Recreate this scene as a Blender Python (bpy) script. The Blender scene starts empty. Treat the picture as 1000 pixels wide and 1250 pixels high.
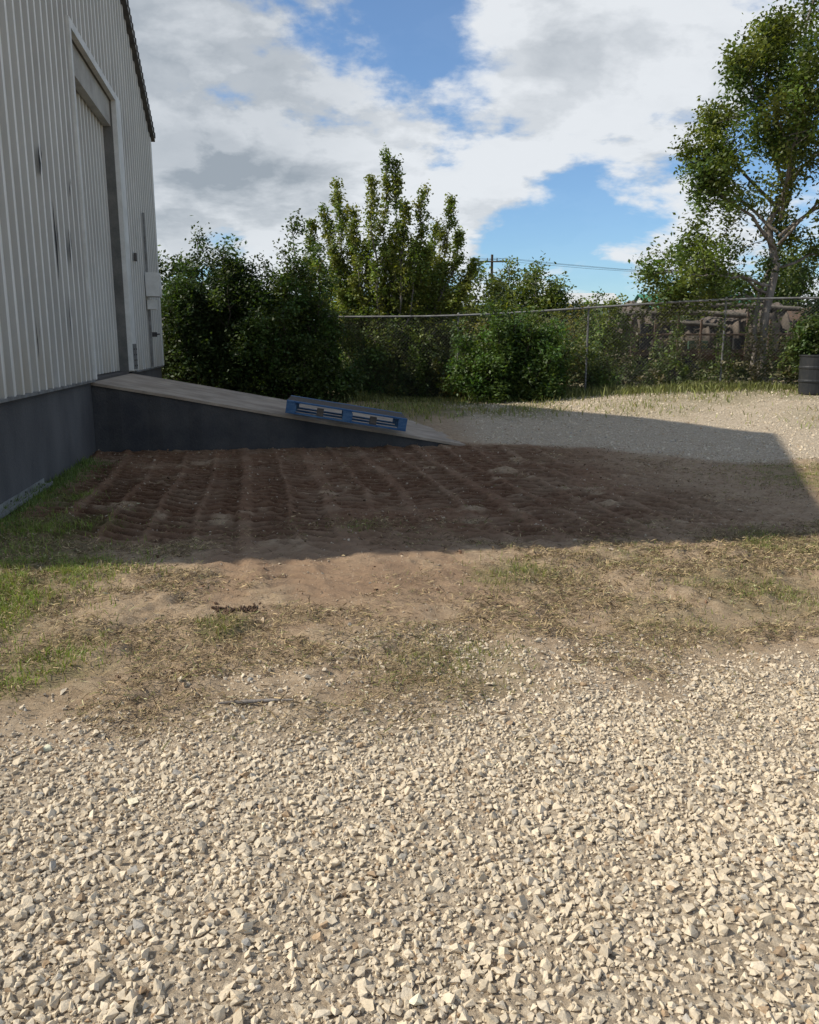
import bpy, bmesh, math
import numpy as np
from mathutils import Vector, Matrix
rng = np.random.default_rng(7)
scene = bpy.context.scene
scene.view_settings.view_transform = 'Standard'
scene.view_settings.look = 'None'
scene.view_settings.exposure = 0
COL = scene.collection

# ------------------------------------------------------------------ helpers
def ss(x, a, b):
    t = np.clip((np.asarray(x, float)-a)/(b-a), 0, 1)
    return t*t*(3-2*t)

def _h(ix, iy, seed):
    n = (ix*374761393 + iy*668265263 + seed*1442695041) & 0xFFFFFFFF
    n = ((n ^ (n >> 13))*1274126177) & 0xFFFFFFFF
    n = n ^ (n >> 16)
    return (n & 0xFFFFFF)/float(0xFFFFFF)

def vnoise(x, y, seed=0):
    x = np.asarray(x, float); y = np.asarray(y, float)
    ix = np.floor(x).astype(np.int64); iy = np.floor(y).astype(np.int64)
    fx = x-ix; fy = y-iy
    fx = fx*fx*(3-2*fx); fy = fy*fy*(3-2*fy)
    a = _h(ix, iy, seed); b = _h(ix+1, iy, seed); c = _h(ix, iy+1, seed); d = _h(ix+1, iy+1, seed)
    return (a*(1-fx)+b*fx)*(1-fy)+(c*(1-fx)+d*fx)*fy

def fbm(x, y, sc, seed=0, octs=4):
    s = 0; a = 1; t = 0
    for i in range(octs):
        s = s+a*vnoise(np.asarray(x)*sc*2**i, np.asarray(y)*sc*2**i, seed+i*17)
        t += a; a *= .5
    return s/t

def mk_mesh(name, V, F, mat=None, col=None, smooth=False, parent=None, extra=None):
    V = np.asarray(V, np.float32); F = np.asarray(F, np.int32)
    me = bpy.data.meshes.new(name)
    n, k = F.shape
    me.vertices.add(len(V)); me.vertices.foreach_set('co', V.ravel())
    me.loops.add(n*k); me.loops.foreach_set('vertex_index', F.ravel())
    me.polygons.add(n)
    me.polygons.foreach_set('loop_start', np.arange(0, n*k, k, dtype=np.int32))
    me.polygons.foreach_set('loop_total', np.full(n, k, np.int32))
    me.polygons.foreach_set('use_smooth', np.full(n, bool(smooth)))
    if col is not None:
        at = me.color_attributes.new('Col', 'FLOAT_COLOR', 'POINT')
        c4 = np.ones((len(V), 4), np.float32); c4[:, :3] = col
        at.data.foreach_set('color', c4.ravel())
    if extra is not None:
        at = me.attributes.new('Trk', 'FLOAT', 'POINT'); at.data.foreach_set('value', np.asarray(extra, np.float32).ravel())
    me.update(calc_edges=True); me.validate()
    ob = bpy.data.objects.new(name, me); COL.objects.link(ob)
    if mat: me.materials.append(mat)
    if parent: ob.parent = parent
    return ob

def empty(name, loc=(0, 0, 0), rz=0):
    e = bpy.data.objects.new(name, None); COL.objects.link(e)
    e.location = loc; e.rotation_euler = (0, 0, rz); e.empty_display_size = .3
    return e

class MB:
    """polygon soup builder"""
    def __init__(s): s.v = []; s.f = []; s.m = []
    def quad(s, a, b, c, d, m=0):
        i = len(s.v); s.v += [a, b, c, d]; s.f.append((i, i+1, i+2, i+3)); s.m.append(m)
    def poly(s, pts, m=0):
        i = len(s.v); s.v += pts; s.f.append(tuple(range(i, i+len(pts)))); s.m.append(m)
    def box(s, x0, x1, y0, y1, z0, z1, m=0, M=None):
        P = [Vector(p) for p in [(x0,y0,z0),(x1,y0,z0),(x1,y1,z0),(x0,y1,z0),(x0,y0,z1),(x1,y0,z1),(x1,y1,z1),(x0,y1,z1)]]
        if M: P = [M@p for p in P]
        i = len(s.v); s.v += [tuple(p) for p in P]
        for f in [(0,3,2,1),(4,5,6,7),(0,1,5,4),(1,2,6,5),(2,3,7,6),(3,0,4,7)]:
            s.f.append(tuple(i+j for j in f)); s.m.append(m)
    def obj(s, name, mats, parent=None, bevel=0):
        me = bpy.data.meshes.new(name); me.from_pydata(s.v, [], s.f)
        for m in mats: me.materials.append(m)
        me.polygons.foreach_set('material_index', s.m)
        me.polygons.foreach_set('use_smooth', np.zeros(len(s.f), bool)); me.update()
        ob = bpy.data.objects.new(name, me); COL.objects.link(ob)
        if parent: ob.parent = parent
        if bevel:
            b = ob.modifiers.new('b', 'BEVEL'); b.width = bevel; b.segments = 2; b.limit_method = 'ANGLE'
        return ob

def tube(P, R, n=6):
    P = np.asarray(P, float); m = len(P); R = np.broadcast_to(np.asarray(R, float), (m,))
    T = np.gradient(P, axis=0); T /= np.linalg.norm(T, axis=1)[:, None]+1e-9
    up = np.array([0, 0, 1.]) if abs(T[:, 2]).mean() < .9 else np.array([1., 0, 0])
    A = np.cross(T, up); A /= np.linalg.norm(A, axis=1)[:, None]+1e-9
    B = np.cross(T, A)
    th = np.linspace(0, 2*np.pi, n, endpoint=False)
    V = (P[:, None]+R[:, None, None]*(A[:, None]*np.cos(th)[None, :, None]+B[:, None]*np.sin(th)[None, :, None])).reshape(-1, 3)
    F = []
    for i in range(m-1):
        for j in range(n):
            F.append((i*n+j, i*n+(j+1) % n, (i+1)*n+(j+1) % n, (i+1)*n+j))
    return V, np.array(F)

class Soup:
    def __init__(s): s.V = []; s.F = []; s.C = []; s.n = 0
    def add(s, V, F, c=None):
        s.V.append(V); s.F.append(np.asarray(F)+s.n); s.n += len(V)
        if c is not None: s.C.append(np.broadcast_to(c, (len(V), 3)))
    def obj(s, name, mat, smooth=False, parent=None):
        return mk_mesh(name, np.vstack(s.V), np.vstack(s.F), mat, np.vstack(s.C) if s.C else None, smooth, parent)

# ------------------------------------------------------------------ node helpers
class NT:
    def __init__(s, name):
        s.mat = bpy.data.materials.new(name); s.mat.use_nodes = True
        s.t = s.mat.node_tree; s.t.nodes.clear()
    def n(s, ty, **kw):
        nd = s.t.nodes.new(ty)
        for k, v in kw.items(): setattr(nd, k, v)
        return nd
    def l(s, a, b): s.t.links.new(a, b)
    def mix(s, fac, a, b, blend='MIX'):
        m = s.n('ShaderNodeMix', data_type='RGBA', blend_type=blend)
        for sock, v in ((m.inputs[0], fac), (m.inputs[6], a), (m.inputs[7], b)):
            if hasattr(v, 'is_output'): s.l(v, sock)
            elif isinstance(v, (int, float)): sock.default_value = v
            else: sock.default_value = (*v, 1)
        return m.outputs[2]
    def math(s, op, a, b=0.0, c=None, clamp=False):
        m = s.n('ShaderNodeMath', operation=op, use_clamp=clamp)
        for i, v in enumerate((a, b, c)):
            if v is None: continue
            if hasattr(v, 'is_output'): s.l(v, m.inputs[i])
            else: m.inputs[i].default_value = v
        return m.outputs[0]
    def rng(s, v, a, b, c=0., d=1., smooth=False):
        m = s.n('ShaderNodeMapRange'); s.l(v, m.inputs[0])
        if smooth: m.interpolation_type = 'SMOOTHSTEP'
        m.inputs[1].default_value = a; m.inputs[2].default_value = b
        m.inputs[3].default_value = c; m.inputs[4].default_value = d
        return m.outputs[0]
    def noise(s, vec, scale, detail=4, rough=.55):
        nd = s.n('ShaderNodeTexNoise'); nd.inputs['Scale'].default_value = scale
        nd.inputs['Detail'].default_value = detail; nd.inputs['Roughness'].default_value = rough
        if vec is not None: s.l(vec, nd.inputs['Vector'])
        return nd
    def out(s, sh):
        o = s.n('ShaderNodeOutputMaterial'); s.l(sh, o.inputs[0]); return s.mat
    def bsdf(s, col, rough=.9, spec=.3, bump=None, metallic=0):
        b = s.n('ShaderNodeBsdfPrincipled')
        if hasattr(col, 'is_output'): s.l(col, b.inputs['Base Color'])
        else: b.inputs['Base Color'].default_value = (*col, 1)
        if hasattr(rough, 'is_output'): s.l(rough, b.inputs['Roughness'])
        else: b.inputs['Roughness'].default_value = rough
        b.inputs['Specular IOR Level'].default_value = spec
        b.inputs['Metallic'].default_value = metallic
        if bump is not None: s.l(bump, b.inputs['Normal'])
        return b.outputs[0]
    def bump(s, h, strength=.5, dist=.02):
        b = s.n('ShaderNodeBump'); b.inputs['Strength'].default_value = strength
        b.inputs['Distance'].default_value = dist; s.l(h, b.inputs['Height'])
        return b.outputs[0]
    def objco(s): return s.n('ShaderNodeTexCoord').outputs['Object']

def weathered(name, c1, c2, scale=3, rough=.8, bump=.2, stretch=None, spec=.3, metallic=0, fine=40):
    t = NT(name); co = t.objco()
    if stretch:
        mp = t.n('ShaderNodeMapping'); mp.inputs['Scale'].default_value = stretch
        t.l(co, mp.inputs[0]); co2 = mp.outputs[0]
    else: co2 = co
    n1 = t.noise(co2, scale, 6, .6); n2 = t.noise(co, fine, 4, .6)
    f = t.math('ADD', t.rng(n1.outputs[0], .35, .65), t.rng(n2.outputs[0], .3, .7, -.2, .2), clamp=True)
    c = t.mix(f, c1, c2)
    return t.out(t.bsdf(c, rough, spec, t.bump(n2.outputs[0], bump, .01), metallic))

def leafmat(name, trans=.35):
    t = NT(name); a = t.n('ShaderNodeAttribute', attribute_name='Col')
    b = t.bsdf(a.outputs[0], .5, .35)
    tr = t.n('ShaderNodeBsdfTranslucent')
    tc = t.mix(1.0, a.outputs[0], (1.3, 1.35, .5), 'MULTIPLY'); t.l(tc, tr.inputs[0])
    m = t.n('ShaderNodeMixShader'); m.inputs[0].default_value = trans
    t.l(b, m.inputs[1]); t.l(tr.outputs[0], m.inputs[2])
    return t.out(m.outputs[0])
LEAF = leafmat('leaf')
GRASSM = leafmat('grass_blade', .25)
def attrmat(name, rough=.95, bscale=60, bstr=.4, lo=.8, hi=1.15):
    t = NT(name); a = t.n('ShaderNodeAttribute', attribute_name='Col')
    co = t.objco(); n = t.noise(co, bscale, 5, .65)
    f = t.rng(n.outputs[0], .3, .7, lo, hi)
    cc = t.n('ShaderNodeCombineColor'); [t.l(f, cc.inputs[i]) for i in range(3)]
    c = t.mix(1.0, a.outputs[0], cc.outputs[0], 'MULTIPLY')
    return t.out(t.bsdf(c, rough, .12, t.bump(n.outputs[0], bstr, .004)))
STONE = attrmat('limestone', bscale=110, bstr=.8, lo=.80); STRAW = attrmat('straw', bstr=0.0)
BARK = weathered('bark', (.27, .24, .21), (.12, .10, .085), 8, .95, .8, (1, 1, .2))
BARKD = weathered('bark_dark', (.1, .08, .06), (.05, .04, .03), 8, .95, .8, (1, 1, .2))

# ------------------------------------------------------------------ terrain
def base_z(x, y):
    return .12*ss(y, 13, 21)+.38*ss(x, 0, 9)*ss(y, 13, 20)

PATCH = [(-2.75, 5.5, .8, 1.0), (-3.1, 6.8, .55, 1.0), (-2.6, 4.6, .6, 1.0), (-3.6, 8.2, .4, .8), (-1.05, 4.25, .20, .9), (.75, 5.45, .38, .75),
         (2.25, 5.05, .6, .5), (2.95, 6.4, .45, .75), (3.3, 5.7, .5, .45), (.25, 3.8, .4, .4), (-1.85, 3.75, .4, .7), (1.6, 6.0, .4, .25), (1.5, 4.5, .4, .3),
         (.2, 19, 2.2, .95), (2.2, 18.2, 1.6, .7), (3.6, 21, 1.6, .8), (6.5, 19.8, 2.2, .65), (9, 19.6, 2.0, .6), (8.6, 15.5, 1.6, .35), (5, 17.6, 1.4, .35),
         (5.2, 9.6, 1.2, .5), (-.4, 6.9, .3, .3), (-3, 18.5, 2, .5), (-.3, 16.8, 1, .6)]

def masks(x, y):
    n = fbm(x, y, .9, 3, 4); n2 = fbm(x, y, 3.5, 9, 3)
    ye = 3.4+.26*x+(n-.5)*1.5+(n2-.5)*.7
    g1 = 1-ss(y, ye-.5, ye+.7)
    yl = 13.4-.62*(x-1)+(n-.5)*2
    g2 = ss(y, yl-.5, yl+.4)*ss(x, .6, 1.6)*(1-ss(y, 23, 26))
    gr = np.maximum(g1, g2)
    xe = 2.1+(n-.5)*1.8
    r1 = ss(y, 6.0, 6.7)*(1-ss(y, 12.4, 13.4))*(1-.8*ss(x, xe-1., xe+1.6))
    q = x+.19*(y-5.5)+(n2-.5)*.5
    r2 = ss(q, -1.6, -1.2)*(1-ss(q, .25, .85))*ss(y+(n2-.5)*1.0, 4.0, 5.3)*(1-ss(y, 6.8, 7.4))*.9
    rs = np.maximum(r1*ss(n2, .10, .35), r2*ss(n2, .12, .40))*(1-gr)
    gn = np.zeros_like(x)
    for cx, cy, r, w in PATCH:
        d = np.hypot(x-cx, (y-cy)*.8)/r
        gn = np.maximum(gn, w*(1-ss(d+(n2-.5)*.9, .5, 1.1)))
    return gr, rs, gn

def tracks(x, y):
    """skid-steer tyre prints: returns height and 'turned-over soil with painted groove shade' factor"""
    x = x+(fbm(x, y, 5, 52, 2)-.5)*.04
    wob = (fbm(x, y, .28, 50, 2)-.5)*.6
    p = x+.21*y+wob
    per = .43
    k = np.floor(p/per); kk = k.astype(np.int64)
    off = (_h(kk, kk*0, 6)-.5)*.09
    pl = (p/per-k-.5)*per+off
    wdt = .135+.05*_h(kk, kk*0, 8)
    inside = 1-ss(np.abs(pl), wdt-.03, wdt+.03)
    ph = y/.19+_h(kk, kk*0, 5)*10
    lug = ph + np.where(_h(kk, kk*0, 4) > .5, np.abs(pl)*3.2, pl*2.6)
    s = np.clip(np.sin(2*np.pi*lug)*2.2, -1, 1)*.5+.5
    dep = .75+.6*_h(kk, kk*0, 3)
    h = inside*(-.050+.048*s)*dep+(1-inside)*.016
    wear = ss(fbm(x, y*.6, .9, 77, 4), .26, .52)
    wear = np.maximum(wear, .6*(1-ss(y, 6.4, 7.2)))
    rough = (fbm(x, y, 9, 78, 4)-.5)
    groove_shade = inside*(.25*dep+.75*(1-s))*wear*(.35+.65*ss(y, 5.8, 6.8))
    return (h*(.38+.62*ss(y, 5.8, 7.0))+rough*.03)*(.3+.7*wear), groove_shade

def ground_z(x, y, full=False):
    x = np.asarray(x, float); y = np.asarray(y, float)
    z = base_z(x, y)
    gr, rs, gn = masks(x, y)
    near = (1-ss(y, 14, 26))*(1-ss(np.abs(x), 12, 25))
    z = z+near*((fbm(x, y, .6, 21, 4)-.5)*.10+(fbm(x, y, 5, 31, 4)-.5)*.04*(1-gr*.5))
    th, tm = tracks(x, y)
    f = np.clip(rs*1.4, 0, 1)*near
    z = z+th*f
    z = z+near*(1-gr)*(1-rs)*((fbm(x, y, 14, 41, 2)-.5)*.028+ss(fbm(x, y, 4, 43, 3), .55, .75)*.03)
    if full: return z, tm*f, gr, rs, gn
    return z

def axis(lo, hi, step, far, g=1.22):
    a = list(np.arange(lo, hi, step)); s = step
    v = a[-1]
    while v < far: s *= g; v += s; a.append(v)
    s = step; v = a[0]; b = []
    while v > -far: s *= g; v -= s; b.append(v)
    return np.array(b[::-1]+a)
xs = axis(-4.8, 6.0, .024, 900)
ys1 = np.arange(1.0, 13.4, .020)
ys2 = [ys1[-1]]; s = .020
while ys2[-1] < 28: s = min(s*1.1, .12); ys2.append(ys2[-1]+s)
while ys2[-1] < 1200: s *= 1.2; ys2.append(ys2[-1]+s)
yb = [1.0]; s = .026
while yb[-1] > -600: s *= 1.3; yb.append(yb[-1]-s)
ys = np.concatenate([yb[:0:-1], ys1, ys2[1:]])
X, Y = np.meshgrid(xs, ys)
Z, TM, gr, rs, gn = ground_z(X, Y, True)
nx, ny = len(xs), len(ys)
V = np.stack([X, Y, Z], -1).reshape(-1, 3)
I = (np.arange(ny-1)[:, None]*nx+np.arange(nx-1)[None, :]).ravel()
F = np.stack([I, I+1, I+nx+1, I+nx], 1)
C = np.stack([gr, rs, gn], -1).reshape(-1, 3)
t = NT('ground_soil_gravel')
a = t.n('ShaderNodeAttribute', attribute_name='Col')
tk = t.n('ShaderNodeAttribute', attribute_name='Trk')
sp = t.n('ShaderNodeSeparateColor'); t.l(a.outputs[0], sp.inputs[0])
G, S, N_ = sp.outputs
co = t.objco()
nA = t.noise(co, 1.6, 6, .6); nB = t.noise(co, 14, 6, .7); nC = t.noise(co, 90, 4, .7)
mp = t.n('ShaderNodeMapping'); mp.inputs['Scale'].default_value = (1, 2.6, 1); t.l(co, mp.inputs[0])
nD = t.noise(mp.outputs[0], 26, 6, .8)
dirt = t.mix(t.rng(nB.outputs[0], .32, .68), (.30, .205, .125), (.53, .40, .265))
dirt = t.mix(t.rng(nA.outputs[0], .42, .62, 0, .5), dirt, (.46, .345, .22))
dirt = t.mix(t.rng(nD.outputs[0], .51, .65, 0, .75), dirt, (.15, .105, .06))
soil = t.mix(t.rng(nB.outputs[0], .3, .7), (.14, .074, .042), (.29, .17, .10))
soil = t.mix(t.rng(nA.outputs[0], .46, .64, 0, .6), soil, (.34, .235, .15))
soil = t.mix(t.rng(nC.outputs[0], .55, .7, 0, .5), soil, (.08, .045, .028))
soil = t.mix(t.math('MULTIPLY', tk.outputs['Fac'], .8), soil, (.06, .028, .016))  # tread grooves darkened: shading put into the turned soil's colour
sx = t.n('ShaderNodeSeparateXYZ'); t.l(co, sx.inputs[0])
soil = t.mix(t.rng(sx.outputs[1], 6.9, 5.9, 0, .45), soil, (.44, .315, .205))
vor = t.n('ShaderNodeTexVoronoi'); vor.inputs['Scale'].default_value = 34; t.l(co, vor.inputs['Vector'])
vs = t.n('ShaderNodeSeparateColor'); t.l(vor.outputs['Color'], vs.inputs[0])
grav = t.mix(vs.outputs[0], (.47, .375, .265), (.67, .57, .43))
grav = t.mix(t.rng(vor.outputs['Distance'], .35, .7, 0, .6), grav, (.36, .275, .185))
grav = t.mix(t.rng(nA.outputs[0], .45, .7, 0, .35), grav, (.5, .40, .275))
c = t.mix(S, dirt, soil)
c = t.mix(G, c, grav)
gfac = t.math('MULTIPLY', N_, t.rng(nB.outputs[0], .35, .6, .25, .85), clamp=True)
c = t.mix(gfac, c, (.13, .13, .045))
c = t.mix(t.rng(sx.outputs[1], 23, 27), c, t.mix(t.rng(nA.outputs[0], .4, .6), (.10, .12, .045), (.17, .15, .08)))
h = t.math('ADD', t.math('MULTIPLY', nB.outputs[0], .6), t.math('MULTIPLY', nC.outputs[0], .35))
h = t.math('SUBTRACT', h, t.math('MULTIPLY', t.math('MULTIPLY', vor.outputs['Distance'], G), .9))
h = t.math('ADD', h, t.math('MULTIPLY', nD.outputs[0], .6))
mat = t.out(t.bsdf(c, .97, .12, t.bump(h, .9, .035)))
mk_mesh('ground', V, F, mat, C, smooth=True, extra=TM)

# ------------------------------------------------------------------ stones
def hull(seed, npts=11, flat=.7):
    r = np.random.default_rng(seed)
    p = r.normal(size=(npts, 3)); p /= np.linalg.norm(p, axis=1)[:, None]
    p *= r.uniform(.75, 1.12, (npts, 1)); p *= np.array([1.05, r.uniform(.65, .98), flat*r.uniform(.75, 1.2)])
    bm = bmesh.new(); [bm.verts.new(q) for q in p]
    bmesh.ops.convex_hull(bm, input=bm.verts)
    bmesh.ops.triangulate(bm, faces=bm.faces)
    bm.verts.index_update()
    used = [v for v in bm.verts if v.link_faces]
    idx = {v.index: i for i, v in enumerate(used)}
    Vv = np.array([v.co[:] for v in used]); Ff = np.array([[idx[v.index] for v in f.verts] for f in bm.faces])
    bm.free(); return Vv, Ff
HULLS = [hull(100+i, 10+i % 6) for i in range(20)]

def rot_mats(n, tilt=.5):
    az = rng.uniform(0, 2*np.pi, n); a = rng.normal(0, tilt, n); b = rng.normal(0, tilt, n)
    cz, sz = np.cos(az), np.sin(az); ca, sa = np.cos(a), np.sin(a); cb, sb = np.cos(b), np.sin(b)
    Rz = np.zeros((n, 3, 3)); Rz[:, 0, 0] = cz; Rz[:, 0, 1] = -sz; Rz[:, 1, 0] = sz; Rz[:, 1, 1] = cz; Rz[:, 2, 2] = 1
    Rx = np.zeros((n, 3, 3)); Rx[:, 0, 0] = 1; Rx[:, 1, 1] = ca; Rx[:, 1, 2] = -sa; Rx[:, 2, 1] = sa; Rx[:, 2, 2] = ca
    Ry = np.zeros((n, 3, 3)); Ry[:, 1, 1] = 1; Ry[:, 0, 0] = cb; Ry[:, 0, 2] = sb; Ry[:, 2, 0] = -sb; Ry[:, 2, 2] = cb
    return Rx@Ry@Rz

def scatter_stones(soup, px, py, r, cols, sink=.25):
    pz = ground_z(px, py)+r*(.55-sink)
    k = rng.integers(0, len(HULLS), len(px))
    for i, (HV, HF) in enumerate(HULLS):
        m = k == i; n = m.sum()
        if n == 0: continue
        R = rot_mats(n, .5)
        W = np.einsum('nij,vj->nvi', R, HV)*r[m][:, None, None]+np.stack([px[m], py[m], pz[m]], 1)[:, None]
        Fq = HF[None]+(np.arange(n)*len(HV))[:, None, None]
        soup.add(W.reshape(-1, 3), Fq.reshape(-1, 3), np.repeat(cols[m], len(HV), 0))

def stone_cols(n, base=(.60, .495, .35), var=.10):
    b = np.array(base)*np.exp(rng.normal(0, var, (n, 1)))
    w = rng.uniform(0, 1, (n, 1))
    b = b*(1-w*.2)+w*.2*b.mean(1, keepdims=True)*np.array([1.08, 1, .88])
    dk = rng.uniform(0, 1, n) < .035
    b[dk] *= np.array([.66, .56, .48])
    gyc = rng.uniform(0, 1, n) < .025
    b[gyc] = np.array([.38, .345, .29])*rng.uniform(.8, 1.2, (gyc.sum(), 1))
    return np.clip(b, .05, .74)

gs = Soup()
def sample(n, y0, y1, hw, extra):
    py = np.sqrt(rng.uniform((y0+extra/hw)**2, (y1+extra/hw)**2, n))-extra/hw
    px = rng.uniform(-1, 1, n)*(hw*py+extra)
    return px, py
px, py = sample(104000, .9, 5.4, .58, .35)
g, _, _ = masks(px, py)
keep = rng.uniform(0, 1, len(px)) < g**1.2*(.6+.4*ss(fbm(px, py, 2.2, 61, 3), .3, .55))
px, py = px[keep], py[keep]
r = np.clip(np.exp(rng.normal(math.log(.0087), .40, len(px))), .0045, .023)
r *= (.9+.22*ss(3.6-py, 0, 2))
scatter_stones(gs, px, py, r, stone_cols(len(px)), .24)
px, py = sample(34000, .9, 6, .58, .35)
g, _, _ = masks(px, py); keep = rng.uniform(0, 1, len(px)) < .15+g
px, py = px[keep], py[keep]
scatter_stones(gs, px, py, rng.uniform(.003, .006, len(px)), stone_cols(len(px), (.52, .415, .29)))
px, py = sample(3600, 3.5, 13, .6, .6)
scatter_stones(gs, px, py, np.clip(np.exp(rng.normal(math.log(.0075), .4, len(px))), .004, .024), stone_cols(len(px), (.47, .37, .26)))
px = rng.uniform(.5, 14, 30000); py = rng.uniform(9, 24, 30000)
g, _, _ = masks(px, py); keep = rng.uniform(0, 1, len(px)) < g*.75
px, py = px[keep], py[keep]
scatter_stones(gs, px, py, np.clip(np.exp(rng.normal(math.log(.015), .35, len(px))), .01, .034), stone_cols(len(px), (.62, .52, .38), .10))
gs.obj('gravel', STONE)

cs = Soup()
px, py = sample(12000, 4.2, 12.6, .55, .4)
_, s_, _ = masks(px, py); keep = rng.uniform(0, 1, len(px)) < s_*.5*(.3+.7*ss(py, 5.8, 7))+.04
px, py = px[keep], py[keep]
cl = np.array([.18, .11, .068])*rng.uniform(.6, 1.5, (len(px), 1))
scatter_stones(cs, px, py, np.clip(np.exp(rng.normal(math.log(.007), .5, len(px))), .004, .028), cl, .1)
n = 170; px = rng.normal(-1.02, .065, n); py = rng.normal(4.62, .05, n)
scatter_stones(cs, px, py, rng.uniform(.005, .018, n), np.array([.10, .064, .042])*rng.uniform(.6, 1.4, (n, 1)), -.2)
n = 160; px = rng.normal(-1.1, .16, n); py = rng.normal(3.62, .06, n)
scatter_stones(cs, px, py, rng.uniform(.003, .010, n), np.array([.20, .135, .085])*rng.uniform(.6, 1.4, (n, 1)), -.1)
cs.obj('soil_clods', STONE)

# ------------------------------------------------------------------ straw litter
def straw(n, y0, y1, clumpy, seed, dark=.35, lo=.04):
    px, py = sample(n, y0, y1, .6, .5)
    g, s_, gn_ = masks(px, py)
    f = ss(fbm(px, py*1.5, 1.9, seed, 6), .43, .61)
    f = np.clip(f+.35*gn_, 0, 1)
    keep = rng.uniform(0, 1, n) < np.clip(lo+f*clumpy, 0, 1)*(1-.95*g)*(1-.82*np.clip(s_*1.2, 0, 1))
    px, py = px[keep], py[keep]; n = len(px)
    L = rng.uniform(.012, .055, n); w = rng.uniform(.0008, .0018, n)*(.8+py*.09)
    az = rng.normal(.1, 1.1, n); el = rng.normal(0, .32, n)
    z = ground_z(px, py)+.003+np.abs(rng.normal(0, .010, n))+np.abs(np.sin(el))*L*.5
    d = np.stack([np.cos(az)*np.cos(el), np.sin(az)*np.cos(el), np.sin(el)], 1)
    sd = np.stack([-np.sin(az), np.cos(az), rng.normal(0, .6, n)], 1)
    c = np.stack([px, py, z], 1)
    bend = np.array([0, 0, 1])*(L*rng.uniform(-.1, .3, n))[:, None]+sd*(L*rng.normal(0, .15, n))[:, None]
    a = c-d*L[:, None]*.5; b = c+bend*.5; e = c+d*L[:, None]*.5
    W = sd*w[:, None]
    V = np.stack([a-W, a+W, b+W, b-W, e+W*.4, e-W*.4], 1).reshape(-1, 3)
    base = (np.arange(n)*6)[:, None]
    F = np.concatenate([base+np.array([0, 1, 2, 3]), base+np.array([3, 2, 4, 5])])
    cc = np.array([.37, .275, .15])*np.exp(rng.normal(0, .3, (n, 1)))
    dk = rng.uniform(0, 1, n) < dark; cc[dk] = np.array([.12, .085, .047])*rng.uniform(.6, 1.6, (dk.sum(), 1))
    gg = rng.uniform(0, 1, n) < .13; cc[gg] = np.array([.17, .165, .06])*rng.uniform(.7, 1.3, (gg.sum(), 1))
    return V, F, np.repeat(np.clip(cc, .02, .6), 6, 0)
st = Soup()
st.add(*straw(210000, 2.9, 7.2, .8, 71, .5))
st.add(*straw(80000, 6, 13, .9, 72, .5, .1))
st.obj('dry_grass_litter', STRAW)

# ------------------------------------------------------------------ green grass
def blades(px, py, hgt, wid, lean, cols, zoff=0):
    n = len(px); z = ground_z(px, py)-.004+zoff
    az = rng.uniform(0, 2*np.pi, n); l = np.abs(rng.normal(0, lean, n))
    la = rng.uniform(0, 2*np.pi, n)
    ld = np.stack([np.cos(la), np.sin(la), 0*la], 1)
    sd = np.stack([np.cos(az), np.sin(az), 0*az], 1)*wid[:, None]
    b = np.stack([px, py, z], 1)
    m = b+ld*(hgt*l*.35)[:, None]+np.array([0, 0, 1])*(hgt*.55)[:, None]
    tip = b+ld*(hgt*l)[:, None]+np.array([0, 0, 1])*(hgt*(1-.35*np.clip(l, 0, 1)))[:, None]
    V = np.stack([b-sd, b+sd, m+sd*.7, m-sd*.7, tip], 1).reshape(-1, 3)
    k = (np.arange(n)*5)[:, None]
    F = np.concatenate([k+np.array([0, 1, 2]), k+np.array([0, 2, 3]), k+np.array([3, 2, 4])])
    return V, F, np.repeat(cols, 5, 0)
gg = Soup()
for cx, cy, rr, w_ in PATCH:
    far = cy > 12
    n = int(w_*rr*rr*(450 if far else 13000))
    px = cx+rng.normal(0, .5, n)*rr; py = cy+rng.normal(0, .5, n)*rr
    keep = rng.uniform(0, 1, n) < ss(fbm(px, py, 1.2 if far else 5, 88, 3), .3, .6); px, py = px[keep], py[keep]; n = len(px)
    h_ = rng.uniform(.05, .17, n)*(1.0 if far else (.20+.28*w_))
    wd = rng.uniform(.006, .012, n) if far else rng.uniform(.0015, .0035, n)
    c_ = (np.array([.20, .26, .05]) if cx < -1.5 else np.array([.21, .23, .07]))*np.exp(rng.normal(0, .25, (n, 1)))
    dr = rng.uniform(0, 1, n) < .25; c_[dr] = np.array([.34, .28, .13])*rng.uniform(.7, 1.2, (dr.sum(), 1))
    gg.add(*blades(px, py, h_, wd, .9, c_))
n = 5500; s_ = rng.uniform(0, 5, n); tt = np.abs(rng.normal(.05, .18, n))
px = -3.53-.1714*s_+.985*tt; py = 6+.985*s_+.1714*tt
gg.add(*blades(px, py, rng.uniform(.03, .14, n)*np.exp(-tt*2), rng.uniform(.002, .005, n), .8, np.array([.13, .18, .045])*np.exp(rng.normal(0, .3, (n, 1)))))
n = 15000; px = rng.uniform(-6, 14, n); py = 22-(px+2)*.17+rng.normal(-.2, .6, n)
hf_ = .35+.65*ss(fbm(px, py, .7, 91, 3), .35, .65)
gg.add(*blades(px, py, rng.uniform(.06, .36, n)*hf_, rng.uniform(.007, .014, n), .7, np.array([.15, .16, .055])*np.exp(rng.normal(0, .4, (n, 1)))))
gg.obj('grass', GRASSM)

pts = np.array([[-.82, 3.28, .0], [-.72, 3.285, 0], [-.6, 3.30, 0], [-.5, 3.29, 0]]); pts[:, 2] = ground_z(pts[:, 0], pts[:, 1])+.014
V, F = tube(pts, [.005, .009, .008, .004], 6)
mk_mesh('stick', V, F, BARK, smooth=True)

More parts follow.
